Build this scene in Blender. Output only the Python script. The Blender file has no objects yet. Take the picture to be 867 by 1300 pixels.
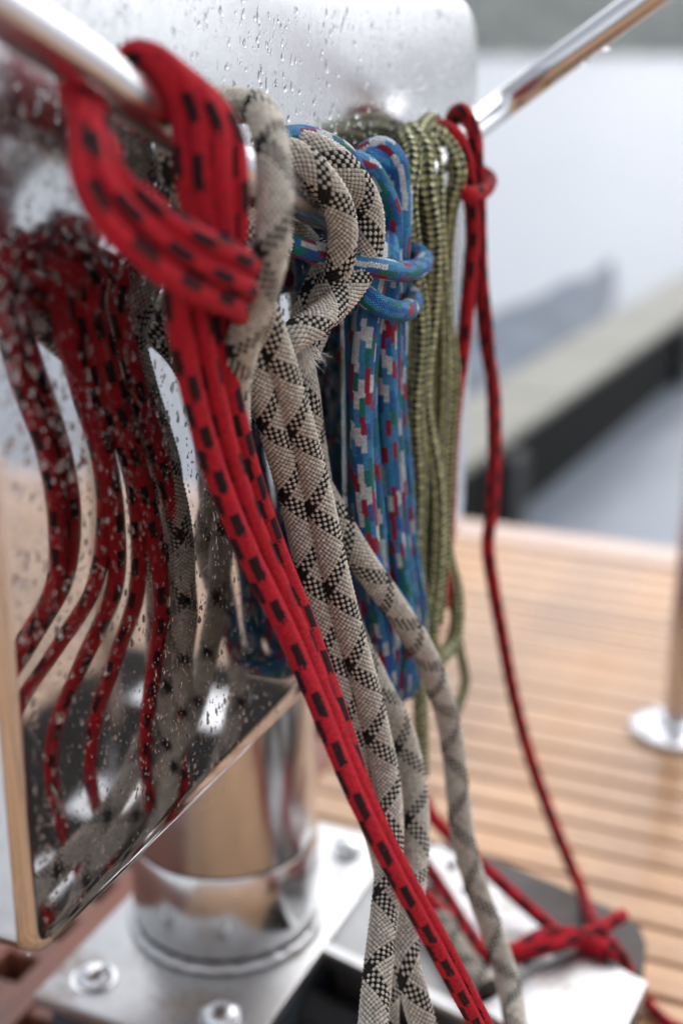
import bpy, bmesh, math, random
import numpy as np
from mathutils import Vector, Matrix

random.seed(7); rng = np.random.default_rng(7)
S = bpy.context.scene
COL = S.collection
R = math.radians

# ------------------------------------------------------------------ camera
H = 0.90                       # eye height above the deck (deck is z = 0)
YAW, PITCH, FPX = R(23.4), math.atan(590/1700), 1700.0
cam = bpy.data.cameras.new('camera'); camo = bpy.data.objects.new('camera', cam); COL.objects.link(camo)
camo.location = (0, 0, H); camo.rotation_euler = (math.pi/2 - PITCH, 0, YAW)
cam.sensor_fit = 'VERTICAL'; cam.sensor_height = 36.0; cam.sensor_width = 24.0
cam.lens = FPX/1300*36.0
cam.clip_start = 0.02; cam.clip_end = 6000
cam.dof.use_dof = True; cam.dof.focus_distance = 0.835; cam.dof.aperture_fstop = 2.5
S.camera = camo

# ------------------------------------------------------------------ light
SUN_EL, SUN_AZ = R(50), R(15)           # soft overcast light from high over the stern
w = bpy.data.worlds.new('World'); S.world = w; w.use_nodes = True
nt = w.node_tree; nt.nodes.clear()
sky = nt.nodes.new('ShaderNodeTexSky'); sky.sky_type = 'NISHITA'; sky.sun_disc = False
sky.sun_elevation = SUN_EL; sky.sun_rotation = SUN_AZ; sky.air_density = 1.0; sky.dust_density = 1.2; sky.ozone_density = 1.0
bw = nt.nodes.new('ShaderNodeRGBToBW'); tint = nt.nodes.new('ShaderNodeMix'); tint.data_type = 'RGBA'
tint.inputs[0].default_value = 0.90       # cloud cover: the blue is almost gone
mulc = nt.nodes.new('ShaderNodeMix'); mulc.data_type = 'RGBA'; mulc.blend_type = 'MULTIPLY'
mulc.inputs[0].default_value = 1.0; mulc.inputs[7].default_value = (0.97, 0.985, 1.03, 1)
bg = nt.nodes.new('ShaderNodeBackground'); bg.inputs[1].default_value = 0.15
out = nt.nodes.new('ShaderNodeOutputWorld')
nt.links.new(sky.outputs[0], bw.inputs[0]); nt.links.new(sky.outputs[0], tint.inputs[6]); nt.links.new(bw.outputs[0], tint.inputs[7])
nt.links.new(tint.outputs[2], mulc.inputs[6]); nt.links.new(mulc.outputs[2], bg.inputs[0]); nt.links.new(bg.outputs[0], out.inputs[0])
sun = bpy.data.lights.new('sun', 'SUN'); suno = bpy.data.objects.new('sun', sun); COL.objects.link(suno)
sun.energy = 0.55; sun.angle = R(90); sun.color = (1.0, 0.97, 0.93)
suno.rotation_euler = (math.pi/2 - SUN_EL, 0, math.pi - SUN_AZ); suno.location = (0, -3, 6)
vs = S.view_settings; vs.view_transform = 'Standard'; vs.look = 'None'; vs.gamma = 1.0; vs.exposure = 1.5; vs.use_curve_mapping = False
S.render.resolution_x = 682; S.render.resolution_y = 1024

# ------------------------------------------------------------------ helpers
ca, sa, cp, sp = math.cos(YAW), math.sin(YAW), math.cos(PITCH), math.sin(PITCH)
def ray(px, py):
    r = (px-433.5)/FPX; u = (650-py)/FPX
    f = cp + u*sp; z = -sp + u*cp
    return np.array([r*ca - f*sa, r*sa + f*ca, z])
def P(px, py, X):                  # point on the vertical plane X = const (X is measured out from the housing's face)
    d = ray(px, py); return np.array([0, 0, H]) + d*(X/d[0])
def PZ(px, py, Z):                 # point on the level Z
    d = ray(px, py); return np.array([0, 0, H]) + d*((Z-H)/d[2])
def PD(px, py, D): return np.array([0, 0, H]) + ray(px, py)*D

def tag(o, label=None, cat=None, group=None, kind=None):
    if label: o['label'] = label
    if cat: o['category'] = cat
    if group: o['group'] = group
    if kind: o['kind'] = kind
    return o
def empty(name, loc, **k):
    o = bpy.data.objects.new(name, None); COL.objects.link(o); o.location = loc; o.empty_display_size = 0.05
    return tag(o, **k)
def parent_inv(p):
    return Matrix.Translation(p.location).inverted() if p.parent is None else Matrix.Identity(4)
def link(name, me, mat=None, parent=None):
    if mat is not None and not me.materials: me.materials.append(mat)
    o = bpy.data.objects.new(name, me); COL.objects.link(o)
    if parent is not None:
        o.parent = parent; o.matrix_parent_inverse = parent_inv(parent)
    return o
def from_bm(name, bm, mat, parent=None, smooth=True, bevel=0, seg=2, angle=35):
    if bevel:
        ed = [e for e in bm.edges if len(e.link_faces) == 2 and e.calc_face_angle(0) > R(angle)]
        bmesh.ops.bevel(bm, geom=ed, offset=bevel, segments=seg, profile=0.5, affect='EDGES', clamp_overlap=True)
    bmesh.ops.recalc_face_normals(bm, faces=bm.faces)
    me = bpy.data.meshes.new(name); bm.to_mesh(me); bm.free()
    for p in me.polygons: p.use_smooth = smooth
    if smooth and hasattr(me, 'set_sharp_from_angle'): me.set_sharp_from_angle(angle=R(40))
    return link(name, me, mat, parent)
def box_bm(x0, x1, y0, y1, z0, z1, bm=None, rot=None):
    bm = bm or bmesh.new()
    r = bmesh.ops.create_cube(bm, size=1)
    M = Matrix.Translation(((x0+x1)/2, (y0+y1)/2, (z0+z1)/2)) @ Matrix.Diagonal((x1-x0, y1-y0, z1-z0, 1))
    if rot is not None: M = rot @ M
    bmesh.ops.transform(bm, matrix=M, verts=r['verts'])
    return bm
def lathe_bm(prof, n=48, origin=(0,0,0), bm=None):
    bm = bm or bmesh.new(); rings = []
    for r, z in prof:
        rings.append([bm.verts.new((origin[0]+r*math.cos(2*math.pi*i/n), origin[1]+r*math.sin(2*math.pi*i/n), origin[2]+z)) for i in range(n)])
    for a, b in zip(rings, rings[1:]):
        for i in range(n): bm.faces.new((a[i], a[(i+1) % n], b[(i+1) % n], b[i]))
    bm.faces.new(rings[-1]); bm.faces.new(rings[0][::-1])
    return bm
def rrect(w, h, r, seg=8, radii=None):
    pts = []; radii = radii or [r]*4            # (+,+),(-,+),(-,-),(+,-)
    for k, (sx, sy) in enumerate(((1,1),(-1,1),(-1,-1),(1,-1))):
        rr = radii[k]
        for i in range(seg+1):
            a = math.pi/2*k + math.pi/2*i/seg
            pts.append((sx*(w/2-rr)+rr*math.cos(a), sy*(h/2-rr)+rr*math.sin(a)))
    return pts

def catmull(pts, step):
    pts = [np.asarray(p, float) for p in pts]
    pts = [2*pts[0]-pts[1]] + pts + [2*pts[-1]-pts[-2]]
    res = []
    for i in range(1, len(pts)-2):
        p0, p1, p2, p3 = pts[i-1:i+3]
        d = lambda a, b: max(np.linalg.norm(a-b)**0.5, 1e-5)
        t0 = 0; t1 = t0+d(p0,p1); t2 = t1+d(p1,p2); t3 = t2+d(p2,p3)
        n = max(2, int(np.linalg.norm(p2-p1)/step*1.3)+1)
        for t in np.linspace(t1, t2, n, endpoint=False):
            A1 = (t1-t)/(t1-t0)*p0+(t-t0)/(t1-t0)*p1; A2 = (t2-t)/(t2-t1)*p1+(t-t1)/(t2-t1)*p2; A3 = (t3-t)/(t3-t2)*p2+(t-t2)/(t3-t2)*p3
            B1 = (t2-t)/(t2-t0)*A1+(t-t0)/(t2-t0)*A2; B2 = (t3-t)/(t3-t1)*A2+(t-t1)/(t3-t1)*A3
            res.append((t2-t)/(t2-t1)*B1+(t-t1)/(t2-t1)*B2)
    res.append(pts[-2]); c = np.array(res)
    L = np.concatenate([[0], np.cumsum(np.linalg.norm(np.diff(c, axis=0), axis=1))])
    n = max(3, int(L[-1]/step)+1); s = np.linspace(0, L[-1], n)
    return np.stack([np.interp(s, L, c[:, k]) for k in range(3)], 1), s
def frames(c):
    T = np.gradient(c, axis=0); T /= np.linalg.norm(T, axis=1)[:, None]
    n = np.cross(T[0], (0, 0, 1)); n = n if np.linalg.norm(n) > .1 else np.cross(T[0], (1, 0, 0)); n /= np.linalg.norm(n)
    N = [n]
    for i in range(1, len(c)):
        n = N[-1] - T[i]*np.dot(N[-1], T[i]); N.append(n/np.linalg.norm(n))
    N = np.array(N); return T, N, np.cross(T, N)
def tube(name, pts, r, mat, parent=None, step=0.004, n=16, relief=None, v0=0.0, phase=0.0, twist=0.0, taper=None, cap=True):
    c, s = catmull(pts, step); T, N, B = frames(c)
    u = np.arange(n)/n; m = len(c)
    rad = np.full((m, n), r, float)
    if taper is not None: rad *= taper(s/s[-1])[:, None]
    U = u[None, :] + phase + twist*s[:, None]
    if relief:
        NN, pitch, amp = relief
        a = (U*NN + (s[:, None]+v0)/pitch); b = (U*NN - (s[:, None]+v0)/pitch)
        h = np.abs(np.sin(math.pi*a)*np.sin(math.pi*b))**0.5
        par = np.mod(np.floor(a)+np.floor(b), 2)
        rad += amp*(h - 0.65 + 0.10*par)
        rad *= 1 + 0.012*np.sin(s*90+v0*7)[:, None] + 0.01*np.sin(s*41+3)[:, None]
    ang = 2*math.pi*u
    V = c[:, None, :] + rad[:, :, None]*(np.cos(ang)[None, :, None]*N[:, None, :] + np.sin(ang)[None, :, None]*B[:, None, :])
    V = V.reshape(-1, 3)
    i, j = np.meshgrid(np.arange(m-1), np.arange(n), indexing='ij'); j2 = (j+1) % n
    F = np.stack([i*n+j, (i+1)*n+j, (i+1)*n+j2, i*n+j2], -1).reshape(-1, 4)
    me = bpy.data.meshes.new(name)
    nv = len(V); extra = 0
    if cap:
        V = np.vstack([V, c[0]-T[0]*r*.25, c[-1]+T[-1]*r*.25]); extra = 2
    tris = []
    if cap:
        for q in range(n):
            tris.append((nv, q, (q+1) % n)); k = (m-1)*n; tris.append((nv+1, k+(q+1) % n, k+q))
    me.vertices.add(len(V)); me.vertices.foreach_set('co', V.ravel())
    nl = len(F)*4+len(tris)*3
    me.loops.add(nl); me.loops.foreach_set('vertex_index', np.concatenate([F.ravel(), np.array(tris, int).ravel()]).astype(np.int32))
    me.polygons.add(len(F)+len(tris))
    ls = np.concatenate([np.arange(len(F))*4, len(F)*4+np.arange(len(tris))*3]); me.polygons.foreach_set('loop_start', ls.astype(np.int32))
    me.polygons.foreach_set('use_smooth', np.ones(len(ls), bool))
    uvl = me.uv_layers.new(name='UVMap')
    ju = j/n; ju2 = (j+1)/n
    off = lambda ii: phase + twist*s[ii]
    uu = np.stack([ju+off(i), ju+off(i+1), ju2+off(i+1), ju2+off(i)], -1).reshape(-1)
    sv = s+v0; vv = np.stack([sv[i], sv[i+1], sv[i+1], sv[i]], -1).reshape(-1)
    uv = np.zeros((nl, 2)); uv[:len(uu), 0] = uu; uv[:len(uu), 1] = vv
    uvl.data.foreach_set('uv', uv.ravel())
    me.update(calc_edges=True); me.validate()
    return link(name, me, mat, parent)

# ------------------------------------------------------------------ materials
class NT:
    def __init__(s, name):
        s.m = bpy.data.materials.new(name); s.m.use_nodes = True; s.t = s.m.node_tree
        s.b = s.t.nodes['Principled BSDF']; s.o = s.t.nodes['Material Output']
    def n(s, t, **k):
        x = s.t.nodes.new(t)
        for a, b in k.items(): setattr(x, a, b)
        return x
    def l(s, a, b): s.t.links.new(a, b)
    def m_(s, op, a, b=None, c=None):
        x = s.n('ShaderNodeMath', operation=op)
        for i, q in enumerate((a, b, c)):
            if q is None: continue
            if isinstance(q, (int, float)): x.inputs[i].default_value = q
            else: s.l(q, x.inputs[i])
        return x.outputs[0]
    def mix(s, f, a, b, mode='MIX'):
        x = s.n('ShaderNodeMix', data_type='RGBA', blend_type=mode)
        for i, q in ((0, f), (6, a), (7, b)):
            if isinstance(q, (int, float)): x.inputs[i].default_value = q
            elif isinstance(q, tuple): x.inputs[i].default_value = (*q, 1) if len(q) == 3 else q
            else: s.l(q, x.inputs[i])
        return x.outputs[2]
    def noise(s, scale, detail=4, vec=None, rough=.55):
        x = s.n('ShaderNodeTexNoise'); x.inputs['Scale'].default_value = scale; x.inputs['Detail'].default_value = detail; x.inputs['Roughness'].default_value = rough
        s.l(vec if vec is not None else s.obj(), x.inputs['Vector']); return x.outputs['Fac']
    def obj(s): return s.n('ShaderNodeTexCoord').outputs['Object']
    def ramp(s, f, stops, interp='LINEAR'):
        x = s.n('ShaderNodeValToRGB'); x.color_ramp.interpolation = interp; e = x.color_ramp.elements
        while len(e) > 1: e.remove(e[-1])
        e[0].position = stops[0][0]; e[0].color = (*stops[0][1], 1)
        for p, c in stops[1:]: q = e.new(p); q.color = (*c, 1)
        s.l(f, x.inputs[0]); return x.outputs[0]
    def bump(s, h, strength, dist, prev=None):
        x = s.n('ShaderNodeBump'); x.inputs['Strength'].default_value = strength; x.inputs['Distance'].default_value = dist
        s.l(h, x.inputs['Height'])
        if prev is not None: s.l(prev, x.inputs['Normal'])
        return x.outputs[0]
    def set(s, **k):
        for a, v in k.items():
            a = a.replace('_', ' '); i = s.b.inputs[a]
            if isinstance(v, tuple): i.default_value = (*v, 1) if len(v) == 3 else v
            elif isinstance(v, (int, float)): i.default_value = v
            else: s.l(v, i)
        return s

def weave(t, N, pitch):
    tc = t.n('ShaderNodeTexCoord'); sx = t.n('ShaderNodeSeparateXYZ'); t.l(tc.outputs['UV'], sx.inputs[0])
    u, v = sx.outputs[0], sx.outputs[1]
    s = t.m_('MULTIPLY', u, N); q = t.m_('DIVIDE', v, pitch)
    a = t.m_('ADD', s, q); b = t.m_('SUBTRACT', s, q)
    ia, ib = t.m_('FLOOR', a), t.m_('FLOOR', b)
    fa, fb = t.m_('SUBTRACT', a, ia), t.m_('SUBTRACT', b, ib)
    par = t.m_('GREATER_THAN', t.m_('FLOORED_MODULO', t.m_('ADD', ia, ib), 2.0), .5)
    h = t.m_('POWER', t.m_('MULTIPLY', t.m_('SINE', t.m_('MULTIPLY', fa, math.pi)), t.m_('SINE', t.m_('MULTIPLY', fb, math.pi))), .6)
    iaN, ibN = t.m_('FLOORED_MODULO', ia, float(N)), t.m_('FLOORED_MODULO', ib, float(N))
    cx = t.n('ShaderNodeCombineXYZ'); t.l(ia, cx.inputs[0]); t.l(ib, cx.inputs[1])
    wn = t.n('ShaderNodeTexWhiteNoise', noise_dimensions='2D'); t.l(cx.outputs[0], wn.inputs['Vector'])
    uq = t.m_('DIVIDE', t.m_('ADD', t.m_('ADD', ia, ib), 1.0), 2.0*N); vq = t.m_('MULTIPLY', t.m_('SUBTRACT', ia, ib), pitch/2)
    return dict(u=uq, v=vq, par=par, h=h, ia=iaN, ib=ibN, rnd=wn.outputs['Value'])
def finish_rope(t, col, W, bump_s, bump_d, fuzz=600, rough=.7, dirt=(.62, 1.0), cellvar=.25, gap_shade=None):
    d = t.noise(22, 5); dm = t.n('ShaderNodeMapRange'); t.l(d, dm.inputs[0]); dm.inputs[1].default_value = .35; dm.inputs[2].default_value = .7
    dm.inputs[3].default_value = dirt[1]; dm.inputs[4].default_value = dirt[0]
    col = t.mix(1.0, col, t.mix(dm.outputs[0], (.80, .75, .69), (1, 1, 1)), 'MULTIPLY')
    cv = t.m_('ADD', t.m_('MULTIPLY', W['rnd'], cellvar), 1-cellvar*.6)
    cc = t.n('ShaderNodeCombineXYZ'); [t.l(cv, cc.inputs[i]) for i in range(3)]
    col = t.mix(1.0, col, cc.outputs[0], 'MULTIPLY')
    if gap_shade:                                          # crevice shade painted into the colour of the grooves between the yarns
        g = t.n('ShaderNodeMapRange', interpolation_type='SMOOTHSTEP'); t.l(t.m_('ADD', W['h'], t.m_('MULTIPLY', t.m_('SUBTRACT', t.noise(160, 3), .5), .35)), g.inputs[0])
        g.inputs[1].default_value = gap_shade[1]; g.inputs[2].default_value = gap_shade[2]; g.inputs[3].default_value = gap_shade[3]; g.inputs[4].default_value = 0.0
        col = t.mix(g.outputs[0], col, gap_shade[0])
    nb = t.bump(t.noise(fuzz, 3), .5, .0012)
    nb = t.bump(W['h'], bump_s, bump_d, nb)
    t.set(Base_Color=col, Roughness=rough, Normal=nb, Specular_IOR_Level=.22)
    return t.m

BN, BPITCH = 16, 0.0036
def m_beige():
    t = NT('beige braided rope'); W = weave(t, BN, BPITCH)
    la, lb = t.m_('LESS_THAN', W['ia'], 3.5), t.m_('LESS_THAN', W['ib'], 2.5)
    blk = t.m_('ADD', t.m_('MULTIPLY', la, t.m_('SUBTRACT', 1.0, W['par'])), t.m_('MULTIPLY', lb, W['par']))
    col = t.mix(blk, (.58, .53, .45), (.007, .007, .008))
    return finish_rope(t, col, W, .35, .0008, fuzz=500, rough=.62, dirt=(.6, 1.0), cellvar=.45, gap_shade=((.045, .038, .03), .18, .55, .85))
def m_red(name, seg=.030, base=(.72, .014, .032)):
    t = NT(name); W = weave(t, 24, .0013)
    c = t.m_('FLOOR', t.m_('MULTIPLY', W['u'], 6.0)); cm = t.m_('FLOORED_MODULO', c, 6.0)
    fu = t.m_('FRACT', t.m_('MULTIPLY', W['u'], 6.0))
    ph = t.m_('FRACT', t.m_('ADD', t.m_('DIVIDE', W['v'], seg), t.m_('MULTIPLY', cm, .5)))
    wob = t.m_('MULTIPLY', t.m_('SUBTRACT', W['rnd'], .5), .12)
    f = t.m_('MULTIPLY', t.m_('LESS_THAN', t.m_('ADD', ph, wob), .50), t.m_('LESS_THAN', t.m_('FLOORED_MODULO', cm, 3.0), 1.5))
    rw = t.m_('FLOOR', t.m_('ADD', t.m_('DIVIDE', W['v'], seg), t.m_('MULTIPLY', cm, .5)))
    cx = t.n('ShaderNodeCombineXYZ'); t.l(cm, cx.inputs[0]); t.l(rw, cx.inputs[1])
    wn = t.n('ShaderNodeTexWhiteNoise', noise_dimensions='2D'); t.l(cx.outputs[0], wn.inputs['Vector'])
    f = t.m_('MULTIPLY', f, t.m_('GREATER_THAN', wn.outputs['Value'], .08))
    f = t.m_('MULTIPLY', f, t.m_('LESS_THAN', t.m_('ABSOLUTE', t.m_('ADD', t.m_('SUBTRACT', fu, .5), wob)), .46))
    col = t.mix(f, base, (.014, .007, .010))
    return finish_rope(t, col, W, .9, .0011, fuzz=700, rough=.8, dirt=(.6, 1.0), cellvar=.6, gap_shade=((.07, .004, .008), .1, .5, .6))
def m_blue():
    t = NT('blue multicolour rope'); W = weave(t, 24, .0014)
    uu = t.m_('ADD', t.m_('MULTIPLY', W['u'], 12.0), t.m_('MULTIPLY', W['v'], 12.0))
    c = t.m_('FLOORED_MODULO', t.m_('FLOOR', uu), 12.0)
    r = t.m_('FLOOR', t.m_('ADD', t.m_('DIVIDE', W['v'], .0125), t.m_('MULTIPLY', c, .37)))
    cx = t.n('ShaderNodeCombineXYZ'); t.l(c, cx.inputs[0]); t.l(r, cx.inputs[1])
    wn = t.n('ShaderNodeTexWhiteNoise', noise_dimensions='2D'); t.l(cx.outputs[0], wn.inputs['Vector'])
    col = t.ramp(wn.outputs['Value'], [(0, (.03, .18, .55)), (.26, (.07, .36, .68)), (.50, (.02, .24, .20)), (.66, (.84, .87, .90)), (.85, (.48, .016, .055))], 'CONSTANT')
    return finish_rope(t, col, W, 1.0, .0014, fuzz=700, rough=.55, dirt=(.8, 1.0), cellvar=.45, gap_shade=((.006, .02, .06), .12, .5, .6))
def m_olive():
    t = NT('olive chevron rope'); W = weave(t, 6, .0048)
    dk = t.mix(t.m_('LESS_THAN', t.m_('FLOORED_MODULO', W['ib'], 3.0), 1.5), (.13, .145, .065), (.018, .028, .034))
    lt = t.mix(t.m_('LESS_THAN', t.m_('FLOORED_MODULO', W['ia'], 2.0), .5), (.72, .69, .37), (.52, .51, .25))
    col = t.mix(W['par'], lt, dk)
    return finish_rope(t, col, W, 1.0, .0020, fuzz=700, rough=.7, dirt=(.7, 1.0), cellvar=.4, gap_shade=((.03, .032, .018), .12, .5, .7))

def m_metal(name, base=(.72, .72, .73), rough=(.05, .16), scratch=False, bump=.0):
    t = NT(name); n1 = t.noise(6, 6); n2 = t.noise(70, 4)
    f = t.m_('ADD', t.m_('MULTIPLY', n1, .7), t.m_('MULTIPLY', n2, .3))
    mr = t.n('ShaderNodeMapRange'); t.l(f, mr.inputs[0]); mr.inputs[1].default_value = .35; mr.inputs[2].default_value = .7
    mr.inputs[3].default_value = rough[0]; mr.inputs[4].default_value = rough[1]
    col = t.mix(t.m_('MULTIPLY', n2, .25), base, tuple(c*.75 for c in base))
    t.set(Base_Color=col, Metallic=1.0, Roughness=mr.outputs[0])
    if scratch:                                        # rust and grime stains
        st = t.n('ShaderNodeMapRange'); t.l(t.m_('ADD', t.m_('MULTIPLY', t.noise(14, 6), .7), t.m_('MULTIPLY', t.noise(120, 3), .3)), st.inputs[0])
        st.inputs[1].default_value = .52; st.inputs[2].default_value = .68
        t.set(Base_Color=t.mix(st.outputs[0], col, (.30, .22, .16)), Metallic=t.m_('SUBTRACT', 1.0, t.m_('MULTIPLY', st.outputs[0], .7)))
    if bump: t.set(Normal=t.bump(t.noise(9, 2), .25, bump))
    return t.m
def m_plain(name, col, rough=.6, var=.25, scale=20, metallic=0, bump=0, bscale=200, **k):
    t = NT(name); n1 = t.noise(scale, 5)
    c = t.mix(t.m_('MULTIPLY', n1, 1.0), tuple(x*(1-var) for x in col), tuple(min(1, x*(1+var)) for x in col))
    t.set(Base_Color=c, Roughness=rough, Metallic=metallic, **k)
    if bump: t.set(Normal=t.bump(t.noise(bscale, 4), .5, bump))
    return t.m
def m_wood(name, a, b, rough=(.22, .5), axis=0):
    t = NT(name); oi = t.n('ShaderNodeObjectInfo')
    mp = t.n('ShaderNodeMapping'); t.l(t.obj(), mp.inputs[0])
    sc = [60, 60, 60]; sc[axis] = 2.5; mp.inputs['Scale'].default_value = sc
    add = t.n('ShaderNodeVectorMath', operation='ADD'); t.l(mp.outputs[0], add.inputs[0]); 
    cx = t.n('ShaderNodeCombineXYZ'); [t.l(t.m_('MULTIPLY', oi.outputs['Random'], 37.0+i), cx.inputs[i]) for i in range(3)]
    t.l(cx.outputs[0], add.inputs[1])
    g = t.noise(1.0, 6, add.outputs[0]); col = t.ramp(g, [(.3, a), (.7, b)])
    v = t.m_('ADD', t.m_('MULTIPLY', oi.outputs['Random'], .28), .84)
    cc = t.n('ShaderNodeCombineXYZ'); [t.l(v, cc.inputs[i]) for i in range(3)]
    col = t.mix(1.0, col, cc.outputs[0], 'MULTIPLY')
    wet = t.noise(3.5, 4); dw = t.n('ShaderNodeMapRange'); t.l(wet, dw.inputs[0]); dw.inputs[1].default_value = .40; dw.inputs[2].default_value = .55; dw.inputs[3].default_value = .72; dw.inputs[4].default_value = 1.0
    dc = t.n('ShaderNodeCombineXYZ'); [t.l(dw.outputs[0], dc.inputs[i]) for i in range(3)]; col = t.mix(1.0, col, dc.outputs[0], 'MULTIPLY')
    mr = t.n('ShaderNodeMapRange'); t.l(wet, mr.inputs[0]); mr.inputs[1].default_value = .4; mr.inputs[2].default_value = .62
    mr.inputs[3].default_value = rough[0]; mr.inputs[4].default_value = rough[1]
    t.set(Base_Color=col, Roughness=mr.outputs[0], Normal=t.bump(g, .25, .0006))
    return t.m
def m_glass(name='rain water'):
    t = NT(name); t.set(Base_Color=(1, 1, 1), Roughness=0.0, Transmission_Weight=1.0, IOR=1.33); return t.m

def m_mirror():
    t = NT('polished housing steel'); o = t.obj(); sx = t.n('ShaderNodeSeparateXYZ'); t.l(o, sx.inputs[0])
    n1 = t.noise(5, 5); n2 = t.noise(90, 4)
    film = t.n('ShaderNodeMapRange', interpolation_type='SMOOTHSTEP'); t.l(t.m_('ADD', sx.outputs[2], t.m_('MULTIPLY', t.m_('SUBTRACT', n1, .5), .22)), film.inputs[0])
    film.inputs[1].default_value = H-.14; film.inputs[2].default_value = H+.0; film.inputs[3].default_value = .02; film.inputs[4].default_value = .20
    r = t.m_('ADD', film.outputs[0], t.m_('MULTIPLY', t.m_('MULTIPLY', n1, n2), .12))
    t.set(Base_Color=t.mix(t.m_('ADD', n1, t.m_('MULTIPLY', t.m_('SUBTRACT', n2, .5), .8)), (.68, .68, .695), (.50, .50, .505)), Metallic=1.0, Roughness=r, Normal=t.bump(t.noise(7, 2), .25, .0022))
    return t.m
M = dict(
    mirror=m_mirror(),
    steel=m_metal('polished rail steel', (.66, .66, .67), (.14, .30)),
    brushed=m_metal('pedestal steel', (.66, .66, .655), (.16, .34), scratch=False, bump=.001),
    plate=m_metal('worn plate steel', (.52, .52, .52), (.28, .5), scratch=True, bump=.0006),
    bed=m_plain('wet grey deck casting', (.075, .062, .055), .5, .5, 30, Specular_IOR_Level=.25),
    darksteel=m_metal('dull grey steel', (.28, .28, .28), (.3, .5)),
    black=m_plain('black rubber', (.012, .012, .013), .62),
    hole=m_plain('slot shadow paint', (.01, .01, .01), .8),
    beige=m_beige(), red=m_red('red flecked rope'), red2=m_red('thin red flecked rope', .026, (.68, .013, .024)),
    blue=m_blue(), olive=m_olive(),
    fray=m_plain('frayed white fibre', (.75, .72, .66), .8),
    teak=m_wood('wet teak deck', (.42, .215, .10), (.64, .38, .20), (.18, .44), 0),
    grate=m_wood('red brown grating wood', (.11, .030, .018), (.26, .085, .042), (.35, .6), 1),
    caulk=m_plain('black deck caulking', (.035, .028, .024), .6),
    water_drop=m_glass(),
)

# ------------------------------------------------------------------ setting: water, deck, shore
def grid_mesh(name, x0, x1, y0, y1, z, mat, **k):
    me = bpy.data.meshes.new(name); me.from_pydata([(x0,y0,z),(x1,y0,z),(x1,y1,z),(x0,y1,z)], [], [(0,1,2,3)])
    return link(name, me, mat)
WZ = -0.80
def m_water():
    t = NT('grey harbour water')
    mp = t.n('ShaderNodeMapping'); t.l(t.obj(), mp.inputs[0]); mp.inputs['Scale'].default_value = (1.0, .6, 1)
    b1 = t.bump(t.noise(2.2, 5, mp.outputs[0]), .35, .06); b2 = t.bump(t.noise(.12, 3, mp.outputs[0]), .35, .5, b1)
    t.set(Base_Color=(.19, .215, .25), Roughness=.34, IOR=1.33, Normal=b2, Specular_IOR_Level=.6); return t.m
wat = tag(grid_mesh('water', -3000, 3000, -3000, 3000, WZ, m_water()), kind='structure')

# the hull under the deck, so that nothing floats
DECK_Y = 2.43
hull = tag(from_bm('hull', box_bm(-2.6, 2.6, -4, DECK_Y-.04, WZ-.4, -.045), m_plain('white hull paint', (.7, .7, .7), .3), None, False, .03), kind='structure')
bm = box_bm(-.635, 2.6, -4.0, DECK_Y-.01, -.05, -.012); box_bm(-2.6, -.6355, 1.935, DECK_Y-.01, -.05, -.012, bm)
deck = tag(from_bm('deck', bm, M['caulk'], None, False), kind='structure')
pw, gap = .0565, .0068
bm = box_bm(-1.62, 1.62, -pw/2+gap/2, pw/2-gap/2, -.02, 0)
pl0 = from_bm('plank', bm, M['teak'], deck, True, .0012, 1)
yk = DECK_Y-.10; k = 0
planks = []
while yk > -1.2:
    o = pl0 if k == 0 else pl0.copy()
    if k: COL.objects.link(o)
    o.location = (.98 if yk < 1.95 else -.02, yk-pw/2, random.uniform(-.0006, .0006)); planks.append(o); yk -= pw; k += 1
trim = from_bm('edge_plank', box_bm(-2.6, 2.6, DECK_Y-.095, DECK_Y, -.04, .004), m_plain('pale wet edge board', (.62, .43, .33), .25, .12), deck, True, .004)
# teak grating beside the pedestal
gr = empty('grating', (-1.06, 1.2, 0), label='red brown wooden grating with square holes beside the pedestal foot', cat='grating')
sub = tag(from_bm('bilge_floor', box_bm(-2.6, -.64, -4, 1.93, -.12, -.10), m_plain('dark wet bilge', (.02, .018, .018), .4), None, False), kind='structure')
bm = box_bm(-.0175, .0175, -.85, .72, -.035, .006); g0 = from_bm('slat', bm, M['grate'], gr, True, .002, 1)
xs = np.arange(-1.47, -.645, .074)
for i, x in enumerate(xs):
    o = g0 if i == 0 else g0.copy()
    if i: COL.objects.link(o)
    o.matrix_parent_inverse = Matrix.Identity(4); o.location = (x+1.06, 0, 0)
bm = box_bm(-.43, .40, -.0175, .0175, -.035, .002); g1 = from_bm('cross_slat', bm, M['grate'], gr, True, .002, 1)
for i, y in enumerate(np.arange(.37, 1.90, .074)):
    o = g1 if i == 0 else g1.copy()
    if i: COL.objects.link(o)
    o.matrix_parent_inverse = Matrix.Identity(4); o.location = (0, y-1.2, 0)

# far shore
def hill_mesh():
    n = 160; V = []; F = []
    prof = []
    for i in range(n):
        az = -1.35 + 2.7*i/(n-1)           # azimuth from the boat axis
        h = 30 + 7*math.sin(az*7) + 5*math.sin(az*17+1) + 3*math.sin(az*41)
        h *= 1/(1+math.exp((az-.18)*9)) + .02
        prof.append((az, h))
    rows = [(330, -1.5), (336, .5), (360, .45), (410, .85), (480, 1.0), (600, .9)]
    for az, h in prof:
        for d, f in rows:
            z = WZ+(f if f < 0 else (f if d < 340 else f*h))
            V.append((d*math.sin(az), d*math.cos(az), z))
    m = len(rows)
    for i in range(n-1):
        for j in range(m-1): F.append((i*m+j, (i+1)*m+j, (i+1)*m+j+1, i*m+j+1))
    me = bpy.data.meshes.new('hills'); me.from_pydata(V, [], F); return me, prof
me, prof = hill_mesh()
hills = tag(link('hills', me, m_plain('grassy shore', (.07, .10, .05), .9, .4, .03)), kind='structure')
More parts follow.
